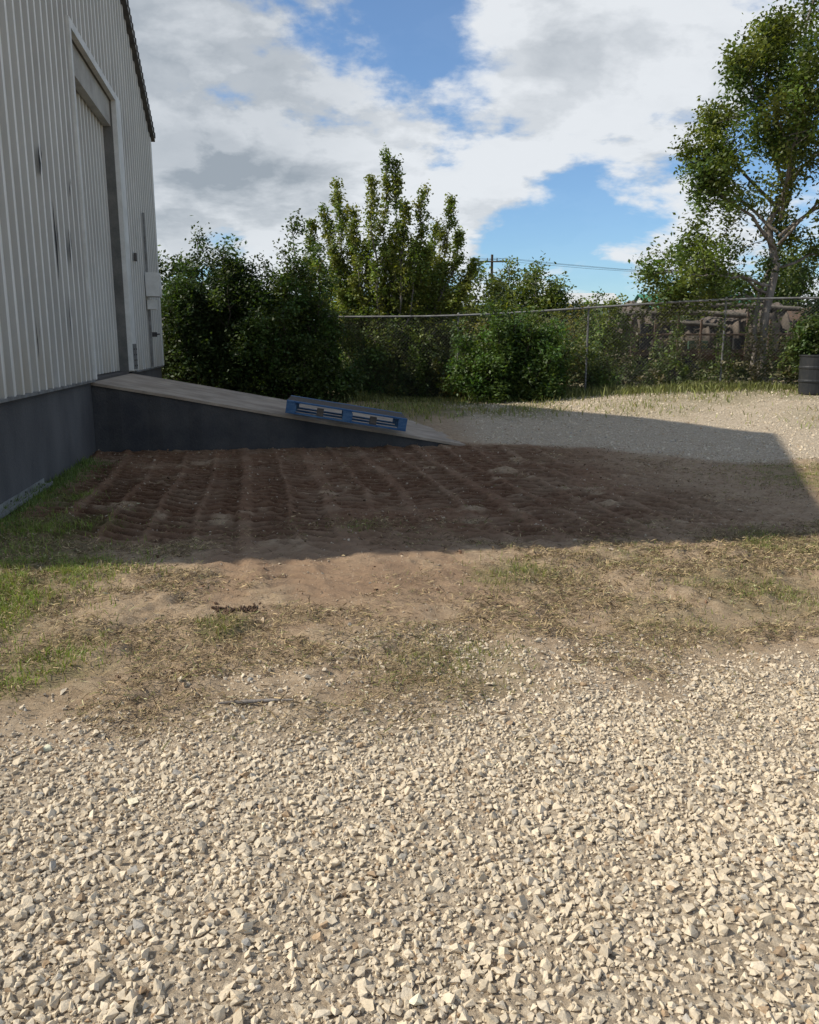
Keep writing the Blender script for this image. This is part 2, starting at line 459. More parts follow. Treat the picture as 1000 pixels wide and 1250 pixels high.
# ------------------------------------------------------------------ building
ANG = math.atan2(.1714, .985)
B = empty('metal_warehouse', (-3.53, 6.0, 0), ANG)
def siding_mat(name, k):
    t = NT(name); co = t.objco()
    mp = t.n('ShaderNodeMapping'); mp.inputs['Scale'].default_value = (1, 1, .07); t.l(co, mp.inputs[0])
    n1 = t.noise(mp.outputs[0], 9, 5, .6); n2 = t.noise(co, .8, 5, .6); n3 = t.noise(co, 30, 4, .6)
    mp2 = t.n('ShaderNodeMapping'); mp2.inputs['Scale'].default_value = (1, 1, .12); mp2.inputs['Location'].default_value = (3, 5, 7); t.l(co, mp2.inputs[0])
    n4 = t.noise(mp2.outputs[0], 3.2, 7, .65)
    c = t.mix(t.rng(n2.outputs[0], .35, .65), tuple(k*v for v in (.78, .76, .70)), tuple(k*v for v in (.68, .66, .605)))
    c = t.mix(t.rng(n1.outputs[0], .60, .78, 0, .4), c, (.40, .37, .31))
    c = t.mix(t.rng(n4.outputs[0], .67, .73, 0, .75), c, (.16, .12, .09))
    sx = t.n('ShaderNodeSeparateXYZ'); t.l(co, sx.inputs[0])
    c = t.mix(t.math('MULTIPLY', t.rng(sx.outputs[2], 1.8, 1.0), t.rng(n1.outputs[0], .4, .6)), c, (.42, .38, .31))
    return t.out(t.bsdf(c, t.rng(n3.outputs[0], .3, .7, .55, .75), .3, t.bump(n2.outputs[0], .15, .05)))
SIDING = siding_mat('painted_corrugated_steel', 1.0)
RIB_SHADE = siding_mat('rib_shade_corrugated_steel', .58)  # darker siding copy: shade painted onto the near-side rib faces
TRIM = weathered('trim_paint', (.66, .65, .61), (.52, .51, .47), 3, .6, .1)
TRIMD = weathered('dark_trim', (.10, .09, .08), (.055, .05, .05), 6, .7, .2)
FOUND = weathered('painted_concrete_dark', (.070, .069, .070), (.115, .112, .11), 1.3, .85, .5, (1, 1, .5))
STEEL = weathered('galvanised_steel', (.26, .26, .25), (.15, .14, .13), 5, .6, .1, metallic=.3)
ZINC = weathered('zinc_plate', (.34, .34, .33), (.2, .2, .19), 5, .5, .1, metallic=.3)
ROOFM = weathered('roof_steel', (.4, .4, .4), (.3, .29, .28), 1, .5, .1)
DARK = weathered('dark_gap', (.03, .028, .026), (.02, .02, .02), 4, .9, .1)

Lw, EV, RG = 14.2, 6.2, 9.8
def rz(s): return EV+(RG-EV)*(1-abs(s-Lw/2)/(Lw/2))
def panel(mb, s0, s1, zb, ztf, x0=0, per=.30, hgt=.055):
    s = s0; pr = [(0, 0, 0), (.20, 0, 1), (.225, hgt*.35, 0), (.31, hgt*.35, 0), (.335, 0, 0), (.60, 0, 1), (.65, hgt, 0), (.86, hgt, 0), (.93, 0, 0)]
    pts = []
    while s < s1:
        for f, o, m in pr:
            q = s+f*per
            if q < s1: pts.append((q, o, m))
        s += per
    pts.append((s1, pts[-1][1], 0))
    for (a, oa, m), (b, ob, _) in zip(pts[:-1], pts[1:]):
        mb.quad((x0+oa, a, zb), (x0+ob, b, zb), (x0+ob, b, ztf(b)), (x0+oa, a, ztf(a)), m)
D0, D1, DT, FZ = 5.99, 9.34, 5.65, 1.05
REC = -.20
mb = MB()
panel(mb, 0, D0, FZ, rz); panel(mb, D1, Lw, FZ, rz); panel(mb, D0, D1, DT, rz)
mb.obj('gable_siding', [SIDING, RIB_SHADE], B)
mb = MB()
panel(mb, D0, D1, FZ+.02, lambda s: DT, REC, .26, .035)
mb.obj('sliding_door', [SIDING, RIB_SHADE], B)
mb = MB()
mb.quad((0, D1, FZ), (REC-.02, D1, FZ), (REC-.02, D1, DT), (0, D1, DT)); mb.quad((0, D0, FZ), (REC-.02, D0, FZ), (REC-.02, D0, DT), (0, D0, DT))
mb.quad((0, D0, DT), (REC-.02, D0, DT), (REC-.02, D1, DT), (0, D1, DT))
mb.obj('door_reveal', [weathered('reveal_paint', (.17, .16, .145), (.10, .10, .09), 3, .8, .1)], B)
mb = MB(); mb.box(REC+.04, -.03, D0+.004, D1-.004, DT-.42, DT-.004); mb.obj('door_header', [weathered('header_paint', (.44, .42, .37), (.30, .28, .25), 2, .8, .1)], B, .005)
mb = MB()
mb.box(-.02, .075, D0-.10, D0-.002, FZ, DT+.12)
mb.box(-.02, .075, D0+.002, D1-.002, DT+.002, DT+.12)
mb.box(-.02, .08, D1+.002, D1+.50, FZ+.02, DT+.12)
mb.obj('door_frame', [TRIM], B, .004)
mb = MB()
mb.box(.081, .091, D1+.06, D1+.46, FZ+.04, FZ+.5)
for i in range(4):
    for j in range(2):
        mb.box(.091, .104, D1+.12+j*.24, D1+.15+j*.24, FZ+.09+i*.1, FZ+.12+i*.1, 1)
mb.obj('jamb_base_plate', [STEEL, TRIMD], B)
mb = MB()
mb.box(-.03, .065, 0, D0-.102, FZ-.03, FZ-.001); mb.box(-.03, .065, D1+.502, Lw, FZ-.03, FZ-.001)
mb.obj('base_flashing', [STEEL], B)
mb = MB(); mb.box(-24, 0.0, 0.01, Lw-.01, -.6, FZ-.031); mb.obj('foundation', [FOUND], B, .01)
mb = MB(); mb.box(REC-.02, -.001, D0, D1, FZ-.03, FZ+.003); mb.obj('door_sill', [TRIMD], B)
mb = MB(); mb.box(.002, .10, -.1, 2.95, .03, .05); mb.box(.002, .012, -.1, 2.95, .05, .10); mb.box(.09, .10, -.1, 2.95, .05, .065)
for i in range(6): mb.box(.012, .022, .2+i*.5, .225+i*.5, .07, .085, 1)
mb.obj('base_angle_iron', [ZINC, TRIMD], B)
mb = MB()
mb.quad((-24, 0, FZ), (0, 0, FZ), (0, 0, EV), (-24, 0, EV)); mb.quad((-24, Lw, FZ), (0, Lw, FZ), (0, Lw, EV), (-24, Lw, EV))
mb.poly([(-24, 0, FZ), (-24, Lw, FZ), (-24, Lw, EV), (-24, Lw/2, RG), (-24, 0, EV)])
mb.obj('other_walls', [SIDING], B)
mb = MB()
ROOFS = (((-.12, EV-.06), (Lw/2, RG)), ((Lw+.12, EV-.06), (Lw/2, RG)))
for (ya, za), (yb_, zb) in ROOFS:
    mb.poly([(-24.2, ya, za+.05), (.14, ya, za+.05), (.14, yb_, zb+.05), (-24.2, yb_, zb+.05)])
    mb.poly([(-24.2, ya, za+.10), (.14, ya, za+.10), (.14, yb_, zb+.10), (-24.2, yb_, zb+.10)])
mb.obj('roof', [ROOFM], B)
mb = MB()
for (ya, za), (yb_, zb) in ROOFS:
    mb.poly([(.145, ya, za-.05), (.145, yb_, zb-.05), (.145, yb_, zb+.13), (.145, ya, za+.13)], 0)
    mb.poly([(.04, ya, za-.05), (.145, ya, za-.05), (.145, yb_, zb-.05), (.04, yb_, zb-.05)], 1)
    n = 46
    for i in range(n):
        f = (i+.5)/n; yy = ya+(yb_-ya)*f; z_ = za+(zb-za)*f
        mb.box(.146, .165, yy-.045, yy+.045, z_-.02, z_+.09, 1)
mb.obj('rake_trim', [TRIM, TRIMD], B)
mb = MB(); mb.box(-.03, .07, Lw-.14, Lw+.02, FZ, EV-.06); mb.obj('corner_trim', [TRIM], B, .005)
mb = MB()
for s_, z_, h_, w_ in ((4.20, 2.75, .95, .08), (4.93, 2.75, .5, .05), (3.75, 3.55, .35, .07), (5.2, 3.5, .2, .04), (3.0, 1.6, .5, .03), (4.62, 1.9, .6, .03)):
    k = [(0, -.5), (.6, -.3), (1, -.05), (.5, .2), (.3, .5), (-.1, .3), (-.25, 0), (-.1, -.3)]
    mb.poly([(.0575, s_+a*w_, z_+b*h_) for a, b in k])
    mb.poly([(.0575, s_+.11+a*w_*.4, z_+.1+b*h_*.5) for a, b in k])
mb.obj('sheet_tears', [DARK], B)
mb = MB()
mb.box(.065, .34, 11.75, 12.15, 2.52, 3.0, 0); mb.box(.341, .35, 11.78, 12.12, 2.56, 2.96, 0)
mb.box(.065, .25, 11.85, 12.05, 2.26, 2.46, 0); mb.box(.065, .11, 11.92, 11.97, 1.07, 2.259, 1); mb.box(.065, .11, 11.92, 11.97, 3.001, 4.2, 1)
mb.box(.065, .16, 12.35, 12.45, 1.7, 1.8, 2); mb.box(.161, .21, 12.3, 12.5, 1.74, 1.77, 2); mb.box(.065, .11, 10.4, 10.5, 3.1, 3.25, 2)
mb.obj('electrical_box', [TRIM, STEEL, TRIMD], B, .006)

# ------------------------------------------------------------------ ramp
R = empty('loading_ramp', (-3.53, 6.0, 0), ANG)
CONC = weathered('worn_concrete', (.42, .345, .265), (.26, .21, .16), 2.2, .95, .6)
RAMPSIDE = weathered('ramp_side_paint', (.042, .043, .047), (.078, .075, .072), 1.6, .85, .8)
mb = MB()
Nn = 30; L0, L1 = .004, 5.65; Y0, Y1 = 5.85, 9.55
def rt(xx):
    u = (xx-L0)/(L1-L0); return (FZ-.035)*(1-u)-.02*u+.015*math.sin(u*9)*.3
for i in range(Nn):
    a = L0+(L1-L0)*i/Nn; b = L0+(L1-L0)*(i+1)/Nn
    f0 = .10*max(0, (a-3.5)/2)**2*3; f1 = .10*max(0, (b-3.5)/2)**2*3
    mb.quad((a, Y0, rt(a)), (b, Y0, rt(b)), (b, Y1+f1, rt(b)), (a, Y1+f0, rt(a)), 0)
    w0 = .012*math.sin(i*2.1); w1 = .012*math.sin((i+1)*2.1)
    mb.quad((a, Y0, rt(a)-.04), (b, Y0, rt(b)-.04), (b, Y0, rt(b)), (a, Y0, rt(a)), 0)
    mb.quad((a, Y0+.03+w0, -.4), (b, Y0+.03+w1, -.4), (b, Y0+.03+w1, rt(b)-.04), (a, Y0+.03+w0, rt(a)-.04), 1)
    mb.quad((a, Y0+.03+w0, rt(a)-.04), (b, Y0+.03+w1, rt(b)-.04), (b, Y0, rt(b)-.04), (a, Y0, rt(a)-.04), 1)
    mb.quad((a, Y1+f0, -.4), (b, Y1+f1, -.4), (b, Y1+f1, rt(b)), (a, Y1+f0, rt(a)), 1)
mb.obj('ramp_slab', [CONC, RAMPSIDE], R)

# ------------------------------------------------------------------ pallet
BLUE = weathered('blue_paint_wood', (.02, .075, .19), (.09, .17, .27), 4, .7, .4, (1, 6, 6))
WOODD = weathered('worn_wood', (.12, .10, .08), (.06, .055, .05), 5, .8, .4, (1, 6, 6))
mb = MB(); PL, PW, PH = 1.8, 1.15, .19
for i in range(7):
    y = i*(PW-.10)/6; mb.box(0, PL, y, y+.105, PH-.024, PH, 0 if i in (0, 6) else 1)
for i in range(3):
    y = i*(PW-.12)/2; mb.box(0, PL, y, y+.12, 0, .024, 0)
for i in range(3):
    x = i*(PL-.13)/2; mb.box(x, x+.13, .001, PW-.001, PH-.05, PH-.025, 0)
    for j in range(3):
        y = j*(PW-.13)/2; mb.box(x+.001, x+.149 if i < 2 else x+.129, y+.002, y+.13, .025, PH-.051, 0)
for i in (0.28, .72): mb.box(PL*i-.05, PL*i+.05, .003, .10, .025, PH-.051, 1)
pal = mb.obj('blue_pallet', [BLUE, WOODD], None, .004)
al = math.atan(.165)
lx, ly = 2.72, 5.70
pal.matrix_world = Matrix.Translation((-3.53, 6, 0))@Matrix.Rotation(ANG, 4, 'Z')@Matrix.Translation((lx, ly, rt(lx)+.045))@Matrix.Rotation(math.radians(-5), 4, 'Z')@Matrix.Rotation(al, 4, 'Y')

# ------------------------------------------------------------------ fence
Fe = empty('chain_link_fence')
def fy(x): return 22-(x+2)*.17
def fz(x): return float(base_z(x, fy(x)))
sp_ = Soup(); H = 2.12
fx0, fx1 = -7.5, 15.5
xs_ = np.linspace(fx0, fx1, 30)
V, F = tube([(x, fy(x), fz(x)+H) for x in xs_], .026, 8); sp_.add(V, F)
px_ = np.arange(-1.95-3.2*1, fx1, 3.2)
for x in px_:
    z0 = fz(x); V, F = tube([(x, fy(x)+.04, z0-.2), (x, fy(x)+.04, z0+H+.03)], .026, 8); sp_.add(V, F)
    V, F = tube([(x, fy(x)+.04, z0+H+.03), (x, fy(x)+.04, z0+H+.07)], [.04, .012], 8); sp_.add(V, F)
sp_.obj('posts_and_rail', STEEL, True, Fe)
sp_ = Soup(); d = .085
for k in range(int((fx1-fx0)/d)+30):
    for sg in (1, -1):
        xa = fx0+(k-26)*d if sg == 1 else fx0+k*d
        xb = xa+sg*H
        P = []
        for f in (0, .5, 1):
            x = xa+(xb-xa)*f
            P.append((x, fy(x)+.012*sg, fz(x)+H*f))
        if min(P[0][0], P[2][0]) < fx0 or max(P[0][0], P[2][0]) > fx1: continue
        V, F = tube(P, .0018, 3); sp_.add(V, F)
sp_.obj('wire_mesh', weathered('wire', (.12, .12, .11), (.08, .07, .06), 6, .6, 0), False, Fe)

# ------------------------------------------------------------------ vegetation
def unit(v): return v/(np.linalg.norm(v)+1e-9)
def poly_at(P, t):
    t = t*(len(P)-1); i = min(int(t), len(P)-2); f = t-i
    return P[i]*(1-f)+P[i+1]*f, unit(P[i+1]-P[i])
def smooth_poly(ctrl, n=9, jit=.03, rg=None):
    c = np.array(ctrl, float); tt = np.linspace(0, 1, len(c)); t2 = np.linspace(0, 1, n)
    P = np.stack([np.interp(t2, tt, c[:, i]) for i in range(3)], 1)
    if len(c) > 2:
        Q = P.copy(); Q[1:-1] = (P[:-2]+2*P[1:-1]+P[2:])/4; P = Q
    L = np.linalg.norm(c[-1]-c[0])
    P[1:-1] += rg.normal(0, jit*L/4, (n-2, 3))
    return P

def leaves_from(centers, size, cols, rg, asp=.55, up=.5):
    n = len(centers)
    nrm = rg.normal(size=(n, 3)); nrm[:, 2] = np.abs(nrm[:, 2])+up; nrm /= np.linalg.norm(nrm, axis=1)[:, None]
    t_ = np.cross(nrm, rg.normal(size=(n, 3))); t_ /= np.linalg.norm(t_, axis=1)[:, None]+1e-9
    s_ = np.cross(nrm, t_)
    sz = size*rg.uniform(.65, 1.35, n)
    l = t_*sz[:, None]*.5; w = s_*(sz*asp*.5)[:, None]
    c = centers
    V = np.stack([c-l, c-l*.1+w, c+l, c-l*.1-w], 1).reshape(-1, 3)
    F = (np.arange(n)*4)[:, None]+np.arange(4)
    return V, F, np.repeat(cols, 4, 0)

def plant(name, limbs, seed, twigs=10, tlen=1.0, subs=5, nleaf=22, lsize=.08, spread=.10, col=(.06, .1, .025), cvar=.24,
          t0=.3, upb=.3, bark=BARK, taper=.6, along=.5, r_tw=.012, asp=.55):
    rg = np.random.default_rng(seed)
    E = empty(name); wood = Soup(); LC = []; CC = []
    for (ctrl, r0, r1, leafy) in limbs:
        P = smooth_poly(ctrl, 10, .05, rg)
        V, F = tube(P, np.linspace(r0, r1, len(P)), 7); wood.add(V, F)
        if not leafy: continue
        nt = int(twigs*leafy)
        for i in range(nt):
            t_ = t0+(1-t0)*((i+rg.uniform(0, 1))/nt)
            p, tg = poly_at(P, min(t_, .999))
            d = unit(rg.normal(size=3)*.8+tg*along+np.array([0, 0, upb]))
            L = tlen*(1-taper*t_)*rg.uniform(.6, 1.3)
            e = p+d*L; mid = (p+e)/2+rg.normal(0, .06*L, 3); TP = np.array([p, mid, e+np.array([0, 0, -.06*L])])
            V, F = tube(TP, [r_tw, r_tw*.7, r_tw*.3], 4); wood.add(V, F)
            tint = math.exp(rg.normal(0, cvar))
            yel = rg.uniform(.9, 1.35)
            for j in range(subs):
                q, tg2 = poly_at(TP, min(.25+.75*(j+1)/subs, .999))
                d2 = unit(rg.normal(size=3)+tg2*.6); L2 = L*.35
                nl = max(3, int(nleaf*rg.uniform(.5, 1.3)))
                f = rg.uniform(0, 1, (nl, 1))
                LC.append(q+d2*L2*f+rg.normal(0, spread, (nl, 3)))
                cc = np.array(col)*np.array([yel, 1, 1])*tint*np.exp(rg.normal(0, .18, (nl, 1)))
                CC.append(cc)
    wood.obj('branches', bark, True, E)
    s = Soup(); s.add(*leaves_from(np.vstack(LC), lsize, np.clip(np.vstack(CC), .008, .3), rg, asp))
    s.obj('foliage', LEAF, False, E)
    return E

def bush_limbs(cx, cy, cz, rx, ry, h, n, seed, r0=.03, hvar=.25, lowfrac=.35):
    rg = np.random.default_rng(seed); out = []
    for i in range(n):
        a = rg.uniform(0, 2*np.pi); rr = math.sqrt(rg.uniform(0, 1))
        hh = h*(math.sqrt(max(0, 1-rr*rr*.8)))*rg.uniform(1-hvar, 1+hvar*.4)
        if rg.uniform() < lowfrac: hh *= rg.uniform(.2, .65)
        ex, ey = cx+rx*rr*math.cos(a), cy+ry*rr*math.sin(a)
        out.append(([(cx+.25*rx*math.cos(a)*rr, cy+.25*ry*math.sin(a)*rr, cz-.05), (cx+.75*(ex-cx), cy+.75*(ey-cy), cz+hh*.5), (ex, ey, cz+hh)], r0, .006, 1))
    return out

bx, by, bz = 9.2, 21.6, .45
T = lambda x, z, dy=0: (x, by+dy, z)
limbs = [([T(9.2, .3), T(9.13, 2.2), T(9.3, 4), T(9.35, 6), T(9.6, 8), T(9.9, 10.6)], .13, .02, 1.5),
         ([T(9.05, .3, .15), T(8.95, 1.6, .2), T(9.15, 3.2, .3), T(9.6, 5.2, .8), T(10.2, 7.2, 1.2)], .08, .02, 1.2),
         ([T(9.2, 3.0), T(8.3, 3.2, -.4), T(7.2, 3.2, -.8), T(6.1, 3.3, -.9)], .045, .01, 1.1),
         ([T(9.2, 2.6), T(8.4, 2.8, .5), T(7.5, 2.6, .9), T(6.5, 2.7, 1)], .04, .01, 1.1),
         ([T(9.2, 2.8), T(8.4, 3.3, .3), T(7.7, 3.6, .5), T(7.0, 3.9, .6)], .04, .01, .9),
         ([T(9.25, 3.9), T(8.4, 4.6, -.5), T(7.5, 5.0, -.7), T(6.9, 5.3, -.9)], .05, .01, 1.1),
         ([T(9.25, 4.3), T(8.5, 5.1, .4), T(7.8, 5.7, .6), T(7.3, 6.2, .7)], .045, .01, 1.1),
         ([T(9.3, 4.8), T(8.5, 5.8, .6), T(8.0, 6.5, .9), T(7.6, 7.2, 1)], .05, .01, 1.1),
         ([T(9.3, 5.4), T(8.6, 6.5, -.7), T(8.0, 7.3, -1.0), T(7.5, 8.0, -1.1)], .045, .01, 1.1),
         ([T(9.3, 5.8), T(8.8, 6.9, -.4), T(8.4, 7.8, -.7), T(8.2, 8.5, -.8)], .045, .01, 1.1),
         ([T(9.4, 6.6), T(9.2, 7.8, .4), T(9.1, 8.6, .7), T(9.1, 9.2, .8)], .04, .01, 1),
         ([T(9.3, 4.2), T(10.2, 5, -.6), T(11, 5.4, -1.0), T(11.8, 5.6, -1.2)], .05, .01, 1.3),
         ([T(9.35, 5.2), T(10.3, 6.3, .6), T(11.2, 7, .9), T(12, 7.6, 1)], .05, .01, 1.3),
         ([T(9.4, 6.2), T(10.2, 7.5, -.7), T(10.9, 8.6, -1), T(11.3, 9.4, -1.1)], .045, .01, 1.3),
         ([T(9.3, 3.4), T(10.3, 3.8, .5), T(11.2, 3.9, .8), T(12, 3.7, .9)], .04, .01, .8),
         ([T(9.5, 7.2), T(10.3, 8.8, .4), T(10.8, 10, .5), T(11, 10.8, .5)], .04, .01, 1.2),
         ([T(9.35, 6.6), T(9.9, 8.0, -.8), T(10.1, 9.2, -1.1), T(10.1, 10.2, -1.2)], .04, .01, 1.2),
         ([T(9.3, 5.0), T(9.0, 6.0, -1.0), T(8.9, 6.8, -1.5), T(8.9, 7.6, -1.8)], .04, .01, 1.1),
         ([T(9.3, 4.6), T(8.9, 5.4, -1.1), T(8.6, 5.9, -1.6), T(8.3, 6.4, -1.9)], .04, .01, 1.0),
         ([T(9.3, 4.0), T(9.8, 4.8, -1.0), T(9.9, 5.6, -1.6), T(9.9, 6.6, -1.9)], .04, .01, 1.1)]
plant('oak_tree', limbs, 11, twigs=15, tlen=1.0, subs=6, nleaf=34, lsize=.108, spread=.14, col=(.088, .13, .028), t0=.40, upb=.3, taper=.3)

mx, my, mz = -.7, 23.0, .1
tops = [(-2.7, 4.7), (-2.35, 5.1), (-1.95, 5.65), (-1.5, 4.9), (-.95, 5.6), (-.62, 6.35), (-.35, 6.1), (-.1, 5.0), (.4, 5.35), (.75, 4.7), (1.15, 5.3), (1.35, 4.3), (1.7, 3.6), (-2.9, 3.8), (.15, 4.2), (-1.2, 4.2), (.9, 3.6), (-2.1, 4.0), (-.5, 4.4), (1.4, 2.9), (-1.6, 3.2), (.3, 3.1), (-.8, 3.0), (-2.8, 3.0), (-2.0, 3.1), (1.0, 3.0), (.5, 3.9), (-1.6, 4.3), (-.3, 3.8)]
rgq = np.random.default_rng(5); limbs = []
for x, z in tops:
    dy = rgq.uniform(-.9, .9)
    limbs.append(([(mx+.15*(x-mx), my+.1*dy, mz), (mx+.62*(x-mx), my+.6*dy, 1.4+.18*z), (mx+.88*(x-mx), my+.9*dy, z*.65+.5), (x, my+dy, z)], .035, .006, 1))
plant('elm_tree', limbs, 22, twigs=40, tlen=.72, subs=4, nleaf=19, lsize=.088, spread=.07, col=(.15, .20, .045), t0=.18, upb=1.2, taper=.75, along=1.4)

plant('juniper_bush', bush_limbs(-4.8, 21.4, 0, 2.0, 1.1, 3.75, 50, 31, hvar=.3), 32, twigs=15, tlen=.9, subs=5, nleaf=28, lsize=.092, spread=.12, col=(.040, .070, .02), t0=.08, upb=.3, bark=BARKD, along=.5)
plant('juniper_bush', bush_limbs(-2.7, 21.0, 0, 1.35, 1.0, 3.95, 34, 33, hvar=.4), 34, twigs=14, tlen=.85, subs=5, nleaf=26, lsize=.092, spread=.12, col=(.055, .095, .025), t0=.08, upb=.4, bark=BARKD)
plant('shrub', bush_limbs(2.5, 20.4, .15, 1.65, .9, 2.2, 38, 35), 36, twigs=12, tlen=.65, subs=5, nleaf=26, lsize=.088, spread=.11, col=(.062, .112, .026), t0=.06, upb=.2, bark=BARKD)
plant('shrub', bush_limbs(-.2, 22.6, .1, 2.3, .6, 2.7, 32, 37), 38, twigs=12, tlen=.7, subs=4, nleaf=24, lsize=.092, spread=.12, col=(.095, .14, .036), t0=.06, bark=BARKD)
plant('sapling', bush_limbs(5.5, 23.3, .45, .8, .6, 3.0, 13, 39, hvar=.3), 40, twigs=11, tlen=.6, subs=4, nleaf=20, lsize=.09, spread=.09, col=(.12, .175, .04), t0=.2, upb=.6)
plant('shrub', bush_limbs(11.3, 21.6, .5, 1.1, .8, 3.3, 22, 41), 42, twigs=12, tlen=.7, subs=5, nleaf=24, lsize=.10, spread=.12, col=(.055, .095, .025), t0=.1, bark=BARKD)
MQ = dict(twigs=13, tlen=1.1, subs=5, nleaf=24, lsize=.16, spread=.22, t0=.15)
plant('mesquite_tree', bush_limbs(5.4, 38, .3, 2.5, 1.6, 4.9, 28, 43), 44, col=(.10, .14, .036), **MQ)
plant('mesquite_tree', bush_limbs(14.5, 34, .3, 4.2, 1.6, 4.8, 36, 45), 46, col=(.08, .12, .032), **MQ)
plant('mesquite_tree', bush_limbs(1.4, 33, .2, 3.2, 1.6, 4.0, 30, 47), 48, col=(.105, .15, .038), **MQ)
plant('mesquite_tree', bush_limbs(-8, 31, .1, 4, 1.8, 4.6, 30, 49), 50, col=(.06, .10, .03), **MQ)

def clumps(name, items, lsize, seed, mat=LEAF, asp=.6):
    rg = np.random.default_rng(seed); s = Soup()
    for (c, rad, nc, nl, col) in items:
        cc = rg.normal(size=(nc, 3)); cc /= np.linalg.norm(cc, axis=1)[:, None]; cc *= rg.uniform(.3, 1, (nc, 1))**.5
        cc = np.array(c)+cc*np.array(rad)
        for q in cc:
            n = int(nl*rg.uniform(.5, 1.4)); tint = math.exp(rg.normal(0, .25))
            P = q+rg.normal(0, 1, (n, 3))*np.array(rad)*.16
            V, F, C_ = leaves_from(P, lsize, np.clip(np.array(col)*tint*np.exp(rg.normal(0, .2, (n, 1))), .008, .3), rg, asp)
            s.add(V, F, C_)
    return s.obj(name, mat)
rv = np.random.default_rng(8); it = []
for i in range(56):
    x = rv.uniform(-1.5, 5.0); u = rv.uniform(0, 1)
    hh = rv.uniform(.4, 1.4) if u < .6 else rv.uniform(1.2, 2.3)
    w_ = rv.uniform(.25, .7)
    it.append(((x, fy(x)+rv.uniform(-.05, .8), fz(x)+hh*.5), (w_, .25, hh*.55), 11, 38, (.095*rv.uniform(.7, 1.7), .13, .035)))
for i in range(80):
    x = rv.uniform(4.6, 13); u = rv.uniform(0, 1)
    hh = rv.uniform(.4, 1.1) if u < .6 else rv.uniform(1.0, 2.2)
    w_ = rv.uniform(.2, .5)
    cl_ = (.10, .135, .04) if rv.uniform() < .65 else (.16, .14, .08)
    it.append(((x, fy(x)+rv.uniform(-.05, 1.2), fz(x)+hh*.5), (w_, .25, hh*.55), 9, 32, cl_))
clumps('fence_vines', it, .080, 9)
it = []
for i in range(80):
    x = rv.uniform(-14, 26); y = rv.uniform(29, 46)
    hh = rv.uniform(1.7, 2.7)+(y-28)*.04
    it.append(((x, y, .4+hh*.45), (rv.uniform(1., 2.4), 1.0, hh*.55), 22, 42, (.10*rv.uniform(.7, 1.5), .135, .04)))
clumps('hedgerow', it, .17, 12)
it = []
for i in range(190):
    a_ = rv.uniform(-.75, .75); D = rv.uniform(60, 190)
    hh = rv.uniform(2.4, 4.2)+D*.016
    it.append(((math.tan(a_)*D, D, hh*.5), (rv.uniform(3, 7), 2.5, hh*.5), 16, 30, (.09, .12, .06)))
clumps('distant_trees', it, .8, 10)
hx = np.linspace(-700, 700, 120); hv = []; hf = []
for i, x in enumerate(hx):
    z = 14+16*float(fbm(np.array(x), np.array(0.), .006, 5, 3))
    hv += [(x, 520, -2), (x, 700, z)]
for i in range(len(hx)-1): hf.append((2*i, 2*i+2, 2*i+3, 2*i+1))
mk_mesh('hills', hv, hf, weathered('hill_scrub', (.12, .15, .13), (.17, .18, .15), .02, 1, 0), smooth=True)

# ------------------------------------------------------------------ loaded flatbed trailer behind the fence
J = empty('flatbed_trailer')
TARP = weathered('brown_tarp', (.15, .12, .095), (.055, .048, .042), 2.2, .85, .9)
LOADG = weathered('grey_bundle', (.20, .175, .145), (.09, .08, .07), 4, .9, .5)
RUST = weathered('rusty_steel', (.14, .09, .065), (.075, .058, .046), 5, .8, .5)
BLK = weathered('black_plastic', (.02, .022, .024), (.035, .035, .035), 6, .5, .1)
GRNT = weathered('green_crate', (.05, .09, .055), (.03, .055, .04), 5, .8, .2)
X0, X1, YF, YBk = 5.7, 11.6, 24.0, 26.3; GZ = .48
mb = MB()
mb.box(X0, X1, YF, YBk, GZ+.78, GZ+.90, 0)
mb.box(X0, X1, YF-.03, YF-.002, GZ+.74, GZ+.92, 1)
for yy in (YF+.6, YBk-.7): mb.box(X0, X1+1.6, yy, yy+.1, GZ+.58, GZ+.779, 1)
k = 0
x = X0
while x <= X1+.01:
    mb.box(x-.03, x+.03, YF-.09, YF-.032, GZ+.72, GZ+(1.75 if k % 3 else 2.05), 1); x += .655; k += 1
mb.box(X0, X1, YF-.075, YF-.035, GZ+1.30, GZ+1.36, 1); mb.box(X1-.06, X1, YF, YBk, GZ+.90, GZ+2.1, 1)
x = X0+.15
while x < X1-.4:
    w_ = rv.uniform(.2, .6); hh = rv.uniform(.2, .9); yo = rv.uniform(0, .3)
    mb.box(x, x+w_, YF+.05+yo, YF+.75, GZ+.901, GZ+.901+hh, int(rv.integers(2, 6))); x += w_+rv.uniform(.04, .25)
mb.obj('bed_and_stakes', [BARKD, RUST, LOADG, TARP, BLK, GRNT], J, .012)
nu, nv = 160, 30; Vv = []
for i in range(nu):
    for j in range(nv):
        u = i/(nu-1); v = j/(nv-1); th = math.pi*v
        n_ = float(fbm(np.array(u*14.), np.array(v*5.), 1, 15, 4)); n3_ = float(fbm(np.array(u*46.), np.array(v*5.), 1, 18, 3))
        hh = (1.10+.28*math.sin(u*8+1))*min(1, 7*u, 7*(1-u))**.4
        rr = 1+.42*(n_-.5)+.26*(n3_-.5)
        Vv.append((X0+.1+(X1-X0-.2)*u, 25.2-1.0*math.cos(th)*rr, GZ+.9+hh*(math.sin(th)**.75)*rr))
I = (np.arange(nu-1)[:, None]*nv+np.arange(nv-1)[None]).ravel()
mk_mesh('tarp_load', np.array(Vv), np.stack([I, I+nv, I+nv+1, I+1], 1), TARP, smooth=True, parent=J)
s = Soup()
